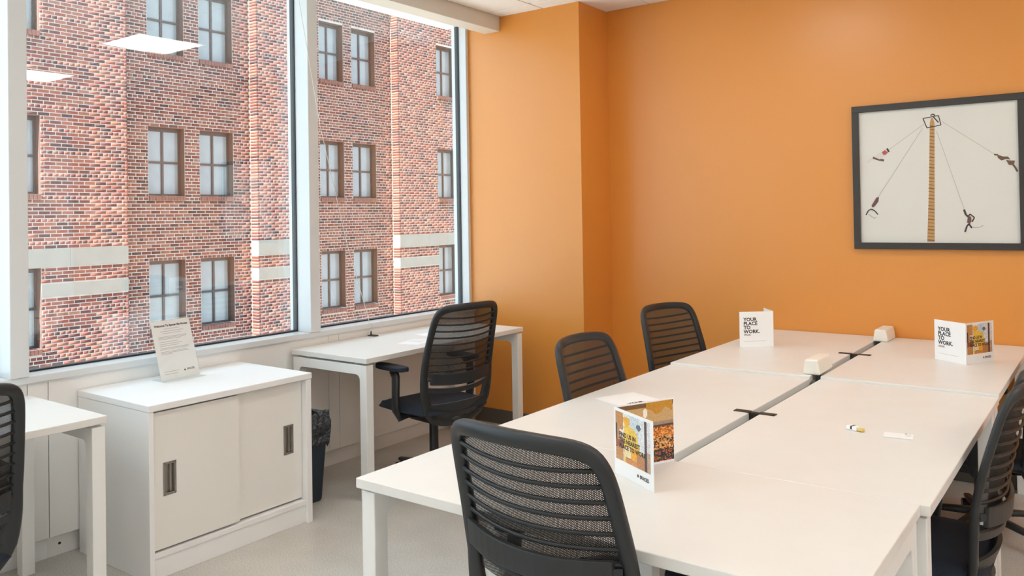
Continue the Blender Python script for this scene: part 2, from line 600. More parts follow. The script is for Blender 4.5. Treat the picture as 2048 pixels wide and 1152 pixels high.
# windows of the building
win_proto = {}
for x0, wins in ((DX, win_front), (RX, win_rec)):
    for (a, b) in wins:
        for r, (c, d) in enumerate(rows):
            w, h = b - a, d - c
            wx = x0 - 0.17
            fr = MB()
            e = 0.05
            fr.box(-0.06, 0.0, 0, e, 0, h); fr.box(-0.06, 0.0, w - e, w, 0, h)
            fr.box(-0.06, 0.0, e, w - e, 0, e); fr.box(-0.06, 0.0, e, w - e, h - e - 0.04, h)
            fr.box(-0.06, -0.005, w / 2 - 0.025, w / 2 + 0.025, e, h - e)
            fr.box(-0.06, -0.003, e, w - e, h * 0.49 - 0.025, h * 0.49 + 0.025)
            wo = fr.build('window', 'sash', bld)
            wo.location = rel((wx, a, c))
            for (p, q) in ((e, w / 2 - 0.025), (w / 2 + 0.025, w - e)):
                for (s, t) in ((e, h * 0.49 - 0.025), (h * 0.49 + 0.025, h - e - 0.04)):
                    MB().box(-0.045, -0.035, p, q, s, t).build('pane', 'pane', wo)
            rv = MB()
            rv.box(-0.02, 0.165, -0.004, 0.004, 0, h); rv.box(-0.02, 0.165, w - 0.004, w + 0.004, 0, h)
            rv.box(-0.02, 0.165, 0, w, h - 0.004, h + 0.004)
            rv.build('reveal', 'reveal', wo)
            sl = MB()
            nb = int(round(w / 0.075))
            for k in range(nb):
                sl.box(-0.02, 0.215, k * w / nb + 0.004, (k + 1) * w / nb - 0.004, -0.105, -0.004)
            sl.build('sill', 'sillbrick', wo)

# stone bands
for (y0, y1, wins) in ((Y_L0, Y_L1, win_front[:2]), (Y_P0, Y_P1, []), (Y_R0, Y_R1, win_front[2:])):
    for k, (z0, z1) in enumerate(bands):
        spans = [(y0, y1)]
        if k == 1:
            for a, b in wins:
                s2 = []
                for p, q in spans:
                    if a > p and b < q:
                        s2 += [(p, a), (b, q)]
                    else:
                        s2.append((p, q))
                spans = s2
        for p, q in spans:
            n = max(1, int(round((q - p) / 1.3)))
            for i in range(n):
                u, v = p + (q - p) * i / n, p + (q - p) * (i + 1) / n
                MB().box(*[DX - 0.05 - O.x, DX + 0.022 - O.x], u - O.y + 0.002, v - O.y - 0.002, z0 - O.z, z1 - O.z).build('stone_band', 'stone', bld)

# bricks
CH, BL, MJ = 0.075, 0.2245, 0.017
palette = np.array([(0.42, 0.135, 0.095), (0.36, 0.105, 0.08), (0.47, 0.17, 0.12), (0.30, 0.085, 0.07), (0.24, 0.075, 0.068),
                    (0.20, 0.072, 0.066), (0.40, 0.16, 0.11), (0.33, 0.12, 0.10), (0.12, 0.06, 0.065), (0.45, 0.20, 0.15)]) * np.array([0.42, 0.395, 0.39])


def brick_spans(y0, y1, k, holes):
    hdr = (k % 6 == 5)
    L = BL / 2 if hdr else BL
    off = (0.056 if hdr else (0.0 if k % 2 else BL / 2))
    zc = ZB0 + (k + 0.5) * CH
    out = []
    start = math.floor((y0 - off) / L)
    yy = off + start * L
    cuts = [h for h in holes if h[2] - 0.02 < zc < h[3] + 0.02]
    while yy < y1:
        segs = [(max(yy, y0), min(yy + L, y1))]
        for h in cuts:
            ns = []
            for a, b in segs:
                if b <= h[0] or a >= h[1]:
                    ns.append((a, b))
                else:
                    if a < h[0]: ns.append((a, h[0]))
                    if b > h[1]: ns.append((h[1], b))
            segs = ns
        for a, b in segs:
            if b - a > 0.035:
                out.append((a + MJ / 2, b - MJ / 2, hdr, abs((b - a) - L) < 1e-6))
        yy += L
    return out


allb = []
ncourse = int((ZB1 - ZB0) / CH)
for x0, y0, y1, wins, bnd in ((DX, Y_L0, Y_L1, win_front[:2], True), (RX, Y_L1, Y_P0, win_rec[:2], False), (DX, Y_P0, Y_P1, [], True),
                              (RX, Y_P1, Y_R0, win_rec[2:], False), (DX, Y_R0, Y_R1, win_front[2:], True)):
    holes = [(a, b, c - 0.10, d) for a, b in wins for c, d in rows]
    if bnd:
        holes += [(y0 - 1, y1 + 1, z0, z1) for z0, z1 in bands]
    for k in range(ncourse):
        z0 = ZB0 + k * CH
        for a, b, hdr, full in brick_spans(y0, y1, k, holes):
            allb.append((x0, a, b, z0 + MJ / 2, z0 + CH - MJ / 2, full, hdr))
rng = np.random.RandomState(3)
cand = []
for i, (x0, a, b, z0, z1, full, hdr) in enumerate(allb):
    if not full or hdr:
        continue
    px, py, dp = project((x0, (a + b) / 2, (z0 + z1) / 2))
    if (66 < px < 578 or 648 < px < 925) and 4 < py < 660:
        cand.append((dp, i))
cand.sort()
chosen = {i for _, i in cand[:300]}
proto = []
hw = (BL - MJ) / 2
for v in range(len(palette)):
    me = bpy.data.meshes.new('brick')
    mb = MB().box(-0.06, 0.0018, -hw, hw, 0, CH - MJ)
    me.from_pydata(mb.v, [], mb.f)
    at = me.attributes.new('Col', 'FLOAT_COLOR', 'POINT')
    at.data.foreach_set('color', np.tile(np.append(palette[v], 1.0), 8).astype('f4'))
    me.materials.append(M['brick'])
    proto.append(me)
for i in sorted(chosen):
    x0, a, b, z0, z1, _, _ = allb[i]
    o = bpy.data.objects.new('brick', proto[rng.randint(len(palette))])
    COL.objects.link(o); o.parent = bld
    o.location = rel((x0 + rng.uniform(-0.0004, 0.0004), (a + b) / 2, z0))
rest = [q for i, q in enumerate(allb) if i not in chosen]
# side faces of the piers (turned to the sun)
for yy, s in ((Y_P0, -1), (Y_R0, -1), (Y_L1, 1), (Y_P1, 1)):
    for k in range(ncourse):
        z0 = ZB0 + k * CH
        if any(z0 + CH / 2 > c and z0 + CH / 2 < d for c, d in bands):
            continue
        ya, yb2 = (yy - 0.010, yy + 0.05) if s < 0 else (yy - 0.05, yy + 0.010)
        rest.append((('side'), ya, yb2, z0 + MJ / 2, z0 + CH - MJ / 2, 0, 0))
BX = np.array([(0, 0, 0), (1, 0, 0), (0, 1, 0), (1, 1, 0), (0, 0, 1), (1, 0, 1), (0, 1, 1), (1, 1, 1)], float)
nb = len(rest)
V = np.zeros((nb, 8, 3)); CC = np.ones((nb, 8, 4))
for i, (x0, a, b, z0, z1, _, _) in enumerate(rest):
    if x0 == 'side':
        lo = np.array([RX + 0.02, a, z0]); hi = np.array([DX + 0.006, b, z1])
    else:
        j = rng.uniform(-0.0004, 0.0004)
        lo = np.array([x0 - 0.05, a, z0]); hi = np.array([x0 + 0.0018 + j, b, z1])
    V[i] = lo + BX * (hi - lo)
V -= np.array(O)
CC[:, :, :3] = palette[rng.randint(len(palette), size=nb)][:, None, :] * rng.uniform(0.88, 1.12, (nb, 1, 1))
FB = np.array([(4, 5, 7, 6), (0, 1, 5, 4), (2, 6, 7, 3), (1, 3, 7, 5), (0, 2, 3, 1)])
FF = (FB[None] + 8 * np.arange(nb)[:, None, None]).reshape(-1, 4)
me = bpy.data.meshes.new('brick_field')
me.vertices.add(nb * 8); me.vertices.foreach_set('co', V.reshape(-1))
me.loops.add(FF.size); me.loops.foreach_set('vertex_index', FF.reshape(-1).astype('i4'))
me.polygons.add(len(FF)); me.polygons.foreach_set('loop_start', (np.arange(len(FF)) * 4).astype('i4'))
me.update(calc_edges=True)
at = me.attributes.new('Col', 'FLOAT_COLOR', 'POINT')
at.data.foreach_set('color', CC.reshape(-1).astype('f4'))
me.materials.append(M['brick'])
bf = bpy.data.objects.new('brick_field', me)
COL.objects.link(bf); bf.parent = bld; bf['kind'] = 'stuff'

struct(box('ground', 'street', (DX - 6, XW - 0.31, -20, 40, -3.6, -3.401)))

# ------------------------------------------------------------------ desks
DZ, TH = 0.73, 0.028


def leg_frame(parent, axis, pos, a, b, w=0.05, top=DZ - TH - 0.008):
    """inverted U: two legs joined by a beam with rounded inner corners; axis 'x' = runs along X"""
    out, inn = [], []
    r = 0.03
    outer = [(a, 0), (a, top), (b, top), (b, 0)]
    pts_in = [(b - w, 0)]
    for k in range(6):
        t = math.pi / 2 * k / 5
        pts_in.append((b - w - r + r * math.cos(t), top - w - r + r * math.sin(t)))
    for k in range(6):
        t = math.pi / 2 + math.pi / 2 * k / 5
        pts_in.append((a + w + r + r * math.cos(t), top - w - r + r * math.sin(t)))
    pts_in.append((a + w, 0))
    loop = outer + pts_in
    n = len(loop)
    mb = MB()
    v = []
    for s in (pos, pos + w):
        for (u, z) in loop:
            v.append((u, s, z) if axis == 'x' else (s, u, z))
    # fill face as quads/strips: left leg, beam, right leg
    L = len(pts_in)
    # indices: outer 0..3, inner 4..4+L-1
    i0 = 4
    half = 7            # inner points 0..6 belong to b side, 7..13 to a side
    faces2d = []
    faces2d.append((3, i0, i0 + 1, 2))
    for k in range(1, 6):
        faces2d.append((2, i0 + k, i0 + k + 1))
    faces2d.append((2, i0 + 6, i0 + 7, 1))
    for k in range(7, 12):
        faces2d.append((1, i0 + k, i0 + k + 1))
    faces2d.append((1, i0 + 12, i0 + 13, 0))
    f = [q for q in faces2d] + [tuple(i + n for i in q[::-1]) for q in faces2d]
    for k in range(n):
        l = (k + 1) % n
        f.append((k, l, l + n, k + n))
    mb.add(v, f)
    return mb.build('leg_frame', 'frame', parent, bevel=0.003)


DZ2 = 0.740          # the two desks by the orange wall stand a little higher


def desk(label, x0, x1, y0, y1, frames, group=None, lift=0.0):
    t = empty('desk', ((x0 + x1) / 2, (y0 + y1) / 2, 0), label=label, cat='desk', group=group)
    ox, oy = t.location.x, t.location.y
    top = MB().box(x0 - ox, x1 - ox, y0 - oy, y1 - oy, DZ + lift - TH, DZ + lift).build('desktop', 'desk', t, bevel=0.0025)
    for ax, pos, a, b in frames:
        if ax == 'x':
            leg_frame(t, 'x', pos - oy, a - ox, b - ox, top=DZ + lift - TH - 0.011)
        else:
            leg_frame(t, 'y', pos - ox, a - oy, b - oy)
    # spacers and underframe beam
    zt = DZ + lift - TH
    for ax, pos, a, b in frames:
        for q in (a + 0.10, b - 0.10):
            if ax == 'x':
                MB().cyl((q - ox, pos + 0.025 - oy, zt - 0.012), (q - ox, pos + 0.025 - oy, zt), 0.008, n=10).build('spacer', 'frame', t)
            else:
                MB().cyl((pos + 0.025 - ox, q - oy, zt - 0.012), (pos + 0.025 - ox, q - oy, zt), 0.008, n=10).build('spacer', 'frame', t)
    ax = frames[0][0]
    p0, p1 = frames[0][1] + 0.05, frames[1][1]
    a, b = frames[0][2], frames[0][3]
    for q in (a + (b - a) * 0.38, a + (b - a) * 0.70):
        if ax == 'x':
            MB().box(q - 0.02 - ox, q + 0.02 - ox, p0 - oy, p1 - oy, zt - 0.034, zt - 0.01).build('beam', 'frame', t)
        else:
            MB().box(p0 - ox, p1 - ox, q - 0.02 - oy, q + 0.02 - oy, zt - 0.034, zt - 0.01).build('beam', 'frame', t)
    return t


TL, TR = -1.737, -0.383
GL, GR = -1.085, -1.046
Y1, Y2, Y3 = 2.205, 3.598, 4.937
desk('white desk under the window with loose papers on its top', -3.712, -3.118, 2.940, 4.318, [('x', 2.945, -3.705, -3.124), ('x', 4.263, -3.705, -3.124)])
desk('white desk by the window on the other side of the cabinet from the waste bin', -3.700, -3.056, 0.215, 1.570,
     [('x', 0.22, -3.695, -3.062), ('x', 1.515, -3.695, -3.062)])
desk('white desk set across the end of the long table under the near folded photo brochure', -1.722, -0.405, 1.578, Y1 - 0.001, [('y', -1.712, 1.590, 2.195), ('y', -0.463, 1.590, 2.195)])
desk('white long-table desk with a brochure lying flat on it', TL, GL, Y1, Y2, [('x', Y1 + 0.02, TL + 0.01, GL - 0.06), ('x', Y2 - 0.09, TL + 0.01, GL - 0.06)])
desk('white long-table desk against the orange wall with a plain white standing brochure', TL, GL, Y2 + 0.002, Y3, [('x', Y2 + 0.03, TL + 0.01, GL - 0.06), ('x', Y3 - 0.07, TL + 0.01, GL - 0.06)], lift=DZ2 - DZ)
desk('white long-table desk with a small plug and a card lying on it', GR, TR, Y1, Y2 + 0.02, [('x', Y1 + 0.02, GR + 0.06, TR - 0.012), ('x', Y2 - 0.09, GR + 0.06, TR - 0.012)])
desk('white long-table desk against the orange wall below the framed picture', GR, TR, Y2 + 0.022, Y3, [('x', Y2 + 0.03, GR + 0.06, TR - 0.012), ('x', Y3 - 0.07, GR + 0.06, TR - 0.012)], lift=DZ2 - DZ)
# cable tray between the two rows
tr = MB()
tr.box(GL - 0.055, GR + 0.055, Y1 + 0.10, Y3 - 0.09, 0.600, 0.606)
tr.box(GL - 0.055, GL - 0.050, Y1 + 0.10, Y3 - 0.09, 0.606, 0.69)
tr.box(GR + 0.050, GR + 0.055, Y1 + 0.10, Y3 - 0.09, 0.606, 0.69)
tag(tr.build('cable_tray', 'frame'), 'white metal cable tray hung under the slot of the long table', 'cable tray')

# black clips over the slot
for n, (ycl, lb) in enumerate(((2.888, 'black clip over the table slot nearest the folded photo brochure'), (4.268, 'black clip over the table slot between the two white power boxes'))):
    t = empty('desk_clip', ((GL + GR) / 2, ycl, DZ2 if n else DZ), label=lb, cat='clip', group='black desk clips')
    hg = (GR - GL) / 2
    MB().box(-hg - 0.055, -hg + 0.003, -0.015, 0.015, 0.0003, 0.003).build('strip', 'black', t)
    MB().box(hg - 0.003, hg + 0.055, -0.015, 0.015, 0.0003, 0.003).build('strip', 'black', t)
    MB().box(-hg + 0.001, hg - 0.001, -0.010, 0.010, -0.06, 0.0015).build('strap', 'black', t)

# power boxes
for (x0, x1, y0, y1, lb) in ((-1.126, -1.050, 3.632, 3.835, 'white power box on the table slot beside the desk seam'), (-1.088, -1.010, 4.735, 4.93, 'white power box on the table slot against the orange wall')):
    t = empty('power_box', ((x0 + x1) / 2, (y0 + y1) / 2, DZ2), label=lb, cat='power box', group='white power boxes')
    hx, hy = (x1 - x0) / 2, (y1 - y0) / 2
    mb = MB()
    v = [(-hx, -hy, 0.0005), (hx, -hy, 0.0005), (hx, hy, 0.0005), (-hx, hy, 0.0005)]
    s = 0.76
    v += [(-hx * s, -hy * 0.97, 0.066), (hx * s, -hy * 0.97, 0.066), (hx * s, hy * 0.97, 0.066), (-hx * s, hy * 0.97, 0.066)]
    mb.add(v, [(0, 3, 2, 1), (4, 5, 6, 7), (0, 1, 5, 4), (1, 2, 6, 5), (2, 3, 7, 6), (3, 0, 4, 7)])
    mb.build('case', 'power', t, bevel=0.009, bseg=3)
    MB().box((GL + GR) / 2 - t.location.x - 0.008, (GL + GR) / 2 - t.location.x + 0.008, -hy + 0.01, -hy + 0.04, -0.05, 0.0004).build('cable_plug', 'black', t)

# ------------------------------------------------------------------ cabinet
cx0, cx1, cy0, cy1, ch = -3.722, -3.145, 1.782, 2.605, 0.712
cb = empty('cabinet', ((cx0 + cx1) / 2, (cy0 + cy1) / 2, 0), label='low white cabinet with two sliding doors under the window', cat='cabinet')
ox, oy = cb.location.x, cb.location.y


def cbox(name, m, x0, x1, y0, y1, z0, z1, par=None, bevel=0.0):
    return MB().box(x0 - ox, x1 - ox, y0 - oy, y1 - oy, z0, z1).build(name, m, par or cb, bevel=bevel)


cbox('top', 'cab', cx0, cx1 + 0.004, cy0 - 0.003, cy1 + 0.003, 0.684, ch, bevel=0.003)
cbox('side_panel', 'cab', cx0, cx1, cy0, cy0 + 0.022, 0.0, 0.683, bevel=0.002)
cbox('side_panel', 'cab', cx0, cx1, cy1 - 0.030, cy1, 0.0, 0.683, bevel=0.002)
cbox('back_panel', 'cab', cx0 + 0.001, cx0 + 0.01, cy0 + 0.022, cy1 - 0.03, 0.05, 0.683)
cbox('bottom_rail', 'cab', cx0 + 0.02, cx1 - 0.012, cy0 + 0.022, cy1 - 0.03, 0.085, 0.108, bevel=0.002)
cbox('plinth', 'cab', cx0 + 0.02, cx1 - 0.018, cy0 + 0.022, cy1 - 0.03, 0.0, 0.084, bevel=0.002)
ym = 2.212


def door(y0, y1, xf, hy0, hy1, hz0, hz1):
    zb, zt = 0.118, 0.674
    d = MB()
    for (a, b, c, e) in ((y0, hy0, zb, zt), (hy1, y1, zb, zt), (hy0, hy1, zb, hz0), (hy0, hy1, hz1, zt)):
        d.box(xf - 0.018 - ox, xf - ox, a - oy, b - oy, c, e)
    do = d.build('door', 'cabdoor', cb)
    h = MB()
    r = 0.006
    h.box(xf - 0.002 - ox, xf + 0.0025 - ox, hy0 - 0.003 - oy, hy0 + r - oy, hz0 - 0.003, hz1 + 0.003)
    h.box(xf - 0.002 - ox, xf + 0.0025 - ox, hy1 - r - oy, hy1 + 0.003 - oy, hz0 - 0.003, hz1 + 0.003)
    h.box(xf - 0.002 - ox, xf + 0.0025 - ox, hy0 - oy, hy1 - oy, hz0 - 0.003, hz0 + r)
    h.box(xf - 0.002 - ox, xf + 0.0025 - ox, hy0 - oy, hy1 - oy, hz1 - r, hz1 + 0.003)
    h.box(xf - 0.017 - ox, xf - 0.014 - ox, hy0 - oy, hy1 - oy, hz0, hz1)
    h.box(xf - 0.014 - ox, xf - 0.003 - ox, hy0 + (hy1 - hy0) * 0.55 - oy, hy0 + (hy1 - hy0) * 0.72 - oy, hz0 + 0.008, hz1 - 0.008)
    h.build('handle', 'steel', do, bevel=0.001)
    return do


door(cy0 + 0.024, ym, cx1 - 0.016, 1.853, 1.905, 0.333, 0.462)
door(ym - 0.03, cy1 - 0.032, cx1 - 0.036, 2.470, 2.520, 0.345, 0.476)

# ------------------------------------------------------------------ waste bin
wb = empty('waste_bin', (-3.455, 2.745, 0), label='dark waste bin lined with a black bag beside the cabinet', cat='waste bin')


def rrect(hx, hy, r, n=5):
    out = []
    for sx, sy, a0 in ((1, 1, 0), (-1, 1, 90), (-1, -1, 180), (1, -1, 270)):
        for k in range(n + 1):
            t = math.radians(a0 + 90 * k / n)
            out.append((sx * (hx - r) + r * math.cos(t), sy * (hy - r) + r * math.sin(t)))
    return out


def loft(rings, cap0=True, cap1=True):
    n = len(rings[0])
    v = [p for r in rings for p in r]
    f = []
    for i in range(len(rings) - 1):
        for k in range(n):
            l = (k + 1) % n
            f.append((i * n + k, i * n + l, (i + 1) * n + l, (i + 1) * n + k))
    if cap0: f.append(tuple(range(n))[::-1])
    if cap1: f.append(tuple(range((len(rings) - 1) * n, len(rings) * n)))
    return v, f


rg = [[(x, y, z) for x, y in rrect(hx, hy, 0.03)] for hx, hy, z in ((0.115, 0.092, 0.001), (0.118, 0.095, 0.01), (0.143, 0.118, 0.40), (0.138, 0.113, 0.40), (0.112, 0.09, 0.02))]
MB().add(*loft(rg)).build('bucket', 'bin', wb, smooth=False, bevel=0.002)
rr = random.Random(5)
rings = []
prof = [(0.139, 0.114, 0.285), (0.147, 0.122, 0.30), (0.150, 0.125, 0.34), (0.152, 0.127, 0.38), (0.150, 0.125, 0.42), (0.143, 0.118, 0.455), (0.128, 0.103, 0.450), (0.118, 0.093, 0.40), (0.115, 0.09, 0.33)]
for j, (hx, hy, z) in enumerate(prof):
    base = rrect(hx, hy, 0.03, 9)
    ring = []
    for k, (x, y) in enumerate(base):
        s = 1 + rr.uniform(-0.045, 0.06) * (0.5 if j in (0,) else 1)
        ring.append((x * s, y * s, z + rr.uniform(-0.017, 0.017)))
    rings.append(ring)
MB().add(*loft(rings, False, False)).build('bag', 'bag', wb, smooth=False)


# ------------------------------------------------------------------ office chairs
def yc(z):
    K = [(0.30, -0.16), (0.38, -0.205), (0.46, -0.236), (0.55, -0.250), (0.64, -0.258), (0.75, -0.280), (0.88, -0.312), (1.0, -0.345)]
    for (a, p), (b, q) in zip(K[:-1], K[1:]):
        if z <= b:
            t = (z - a) / (b - a)
            return p + (q - p) * t
    return K[-1][1]


def BK(s, z, d=0.0):
    """point on the curved back: s sideways, z height, d forward offset"""
    return Vector((s, yc(z) + 1.05 * s * s + d, z))


def smooth_path(pts, sub=4, closed=True):
    P = [Vector((a, b)) for a, b in pts]
    n = len(P); out = []
    for i in range(n):
        p0, p1, p2, p3 = P[i - 1], P[i], P[(i + 1) % n], P[(i + 2) % n]
        for k in range(sub):
            t = k / sub
            q = 0.5 * ((2 * p1) + (p2 - p0) * t + (2 * p0 - 5 * p1 + 4 * p2 - p3) * t * t + (3 * p1 - p0 - 3 * p2 + p3) * t ** 3)
            out.append((q.x, q.y))
    return out


half_path = [(0.0, 0.366), (0.085, 0.370), (0.152, 0.392), (0.196, 0.440), (0.217, 0.51), (0.226, 0.58), (0.228, 0.66), (0.225, 0.74), (0.219, 0.82),
             (0.213, 0.885), (0.205, 0.925), (0.188, 0.953), (0.150, 0.967), (0.075, 0.972), (0.0, 0.973)]
outline = half_path + [(-a, b) for a, b in half_path[-2:0:-1]]
path2 = smooth_path(outline, 3)


def half_w(z):
    K = [(a, b) for a, b in half_path if b >= 0.44]
    for (a, p), (b, q) in zip(K[:-1], K[1:]):
        if p <= z <= q:
            t = (z - p) / max(1e-9, q - p)
            return a + (b - a) * t
    return 0.02


def make_chair():
    t = empty('office_chair', (0, 0, 0))
    # back frame
    pts = [BK(s, z) for s, z in path2]

    def hw_(i):
        z = path2[i][1]
        if z < 0.47: return (0.030, 0.013)
        if z < 0.62: return (0.030 - 0.010 * (z - 0.47) / 0.15, 0.013)
        return (0.020 - 0.001 * (z - 0.62) / 0.35, 0.012)
    MB().sweep(pts, hw_, closed=True, n=10).build('back_frame', 'plastic', t, smooth=True)
    # mesh
    def mf(u, v):
        z = 0.60 + (0.966 - 0.60) * v
        return BK((2 * u - 1) * half_w(z), z, 0.008)
    mb = MB()
    nu, nv = 16, 16
    vs = [mf(i / nu, j / nv) for j in range(nv + 1) for i in range(nu + 1)]
    fs = [(j * (nu + 1) + i, j * (nu + 1) + i + 1, (j + 1) * (nu + 1) + i + 1, (j + 1) * (nu + 1) + i) for j in range(nv) for i in range(nu)]
    mb.add(vs, fs).build('back_mesh', 'weave', t, smooth=True)
    # slats
    for k in range(9):
        z = 0.648 + k * 0.0345
        w = half_w(z) - 0.006
        p = [BK(w * (2 * i / 12 - 1), z - 0.012 * (1 - (2 * i / 12 - 1) ** 2), -0.003) for i in range(13)]
        MB().sweep(p, lambda i: (0.0052, 0.004), n=6, power=0.8).build('slat', 'slat', t, smooth=True)

    def band(name, z0, z1, d0, th, m='plastic', wf=1.0, sag=0.0):
        def fn(u, v):
            s = (2 * u - 1)
            z = z0 + (z1 - z0) * v - sag * (1 - s * s)
            return BK(s * half_w(z) * wf, z, d0)
        return MB().grid_solid(fn, 14, 3, lambda u, v: (0, th, 0)).build(name, m, t, smooth=False, bevel=0.003)
    band('lumbar_panel', 0.575, 0.635, -0.022, 0.014, wf=0.90, sag=0.012)
    for s in (-1, 1):
        MB().sweep([BK(s * 0.215, 0.605, -0.004), BK(s * 0.193, 0.605, -0.015)], lambda i: (0.012, 0.006), n=6).build('lumbar_bracket', 'plastic', t)
    band('cross_band', 0.535, 0.562, -0.008, 0.016, wf=0.97, sag=0.016)
    def lf(u, v):
        z = 0.375 + (0.468 - 0.375) * v
        w = 0.09 + 0.105 * math.sqrt(v)
        return BK((2 * u - 1) * w, z, -0.006)
    MB().grid_solid(lf, 12, 5, lambda u, v: (0, 0.014, 0)).build('back_support', 'plastic', t, smooth=False)
    # seat
    def seat_half(v):
        return 0.215 + 0.03 * math.sin(math.pi * min(1, v * 0.9 + 0.1))
    def sf(top):
        def fn(u, v):
            s = 2 * u - 1
            yv = -0.225 + 0.475 * v
            e = max(abs(s), abs(2 * v - 1))
            x = s * seat_half(v)
            # rounded plan corners
            k = (abs(s) ** 6) * (abs(2 * v - 1) ** 6)
            x *= 1 - 0.10 * k; yv *= 1 - 0.06 * k
            zz = 0.452 - 0.035 * (e ** 8) - 0.018 * max(0, v - 0.7) / 0.3 + 0.006 * abs(s) ** 2
            if not top:
                zz = 0.402 + 0.012 * (e ** 6) - 0.006 * max(0, v - 0.7) / 0.3
            return Vector((x, yv, zz))
        return fn
    f0, f1 = sf(True), sf(False)
    MB().grid_solid(f0, 14, 14, lambda u, v: f1(u, v) - f0(u, v)).build('seat', 'fabric', t, smooth=True)
    sh = MB()
    sh.box(-0.17, 0.17, -0.20, 0.19, 0.385, 0.403)
    sh.build('seat_pan', 'plastic', t, bevel=0.008)
    mech = MB()
    mech.box(-0.075, 0.075, -0.13, 0.12, 0.325, 0.386)
    mech.build('mechanism', 'plastic', t, bevel=0.012)
    MB().sweep([(0, -0.215, 0.376), (0, -0.17, 0.358), (0, -0.10, 0.352)], lambda i: (0.055, 0.018), up=(0, 0, 1)).build('back_spine', 'plastic', t, smooth=True)
    # arms
    for s in (-1, 1):
        a = MB().sweep([(s * 0.12, 0.0, 0.375), (s * 0.235, 0.0, 0.385), (s * 0.262, -0.005, 0.42), (s * 0.268, -0.015, 0.50), (s * 0.262, -0.01, 0.60), (s * 0.255, 0.02, 0.635)],
                       lambda i: (0.026, 0.013), up=(s, 0, 0.3), n=8).build('arm', 'plastic', t, smooth=True)
        def pf(u, v, s=s):
            q = 2 * u - 1; w = 2 * v - 1
            x = s * 0.252 + q * 0.040 * (1 - 0.35 * abs(w) ** 4)
            return Vector((x, 0.035 + w * 0.125 * (1 - 0.12 * abs(q) ** 3), 0.632 + 0.003 * (1 - q * q)))
        MB().grid_solid(pf, 6, 10, lambda u, v: (0, 0, 0.024)).build('arm_pad', 'fabric', a, smooth=False, bevel=0.006)
    # base
    MB().cyl((0, 0, 0.075), (0, 0, 0.34), 0.026, 0.024, n=18).build('gas_column', 'caster', t, smooth=False)
    MB().cyl((0, 0, 0.062), (0, 0, 0.118), 0.042, 0.036, n=20).build('base_hub', 'plastic', t)
    for k in range(5):
        a = math.radians(90 + 72 * k)
        d = Vector((math.cos(a), math.sin(a), 0))
        lg = MB().sweep([d * 0.03 + Vector((0, 0, 0.095)), d * 0.16 + Vector((0, 0, 0.086)), d * 0.30 + Vector((0, 0, 0.072))],
                        lambda i: ((0.026, 0.016), (0.021, 0.013), (0.016, 0.010))[i], up=(0, 0, 1)).build('base_leg', 'plastic', t, smooth=True)
        cs = MB()
        side = Vector((-d.y, d.x, 0))
        c = d * 0.295 + Vector((0, 0, 0.029))
        cs.cyl(c + side * 0.005, c + side * 0.024, 0.0285, n=18)
        cs.cyl(c - side * 0.024, c - side * 0.005, 0.0285, n=18)
        cs.cyl(d * 0.29 + Vector((0, 0, 0.028)), d * 0.29 + Vector((0, 0, 0.066)), 0.008, n=10)
        cs.build('caster', 'caster', lg)
    return t


LOW = ('gas_column', 'base_hub', 'base_leg')


def copy_tree(o, parent=None):
    c = o.copy(); COL.objects.link(c); c.parent = parent
    for ch_ in o.children:
        copy_tree(ch_, c)
    return c


CH_SPOTS = [
    ((-1.050, 1.758), -3.5, 0.000, 0.095, 'black mesh office chair pushed up to the end of the long table'),
    ((-3.045, 3.365), 82, 0.014, 0.0, 'black mesh office chair standing at the window desk with loose papers'),
    ((-1.525, 2.950), -90, -0.045, 0.0, 'black mesh office chair on the window side of the table, in front of the column'),
    ((-1.757, 4.125), -104, -0.043, 0.0, 'black mesh office chair on the window side of the table nearest the orange wall'),
    ((-0.555, 2.93), 90, -0.05, 0.0, 'black mesh office chair at the desk with the small plug and card'),
    ((-0.525, 4.20), 90, -0.05, 0.0, 'black mesh office chair at the table desk below the framed picture'),
    ((-3.026, 0.932), 88, -0.012, 0.0, 'dark office chair at the desk across the cabinet from the waste bin'),
]
chair0 = make_chair()
bpy.context.view_layer.update()
roots = [chair0] + [copy_tree(chair0) for _ in CH_SPOTS[1:]]
for r, ((x, y), a, dz, lum, lb) in zip(roots, CH_SPOTS):
    r.location = (x, y, 0)
    r.rotation_euler = (0, 0, math.radians(a))
    tag(r, lb, 'chair', 'black mesh office chairs')
    for c in r.children:
        if c.name.split('.')[0] not in LOW:
            c.location.z = dz
        if lum and c.name.startswith('lumbar'):
            c.location.z = dz + lum
            c.location.y = yc(0.605 + lum) - yc(0.605) - 0.004


# ------------------------------------------------------------------ printed matter
def panel_matrix(P, Q):
    """x along P->Q, y up, z towards the viewer side (right-hand)"""
    P, Q = Vector(P), Vector(Q)
    x = (Q - P).normalized(); y = Vector((0, 0, 1)); z = x.cross(y)
    m = Matrix((x, y, z)).transposed().to_4x4()
    m.translation = P
    return m


def paint(fn, nx, ny):
    g = np.zeros((ny, nx, 3))
    for j in range(ny):
        for i in range(nx):
            g[j, i] = fn((i + 0.5) / nx, (j + 0.5) / ny)
    return g


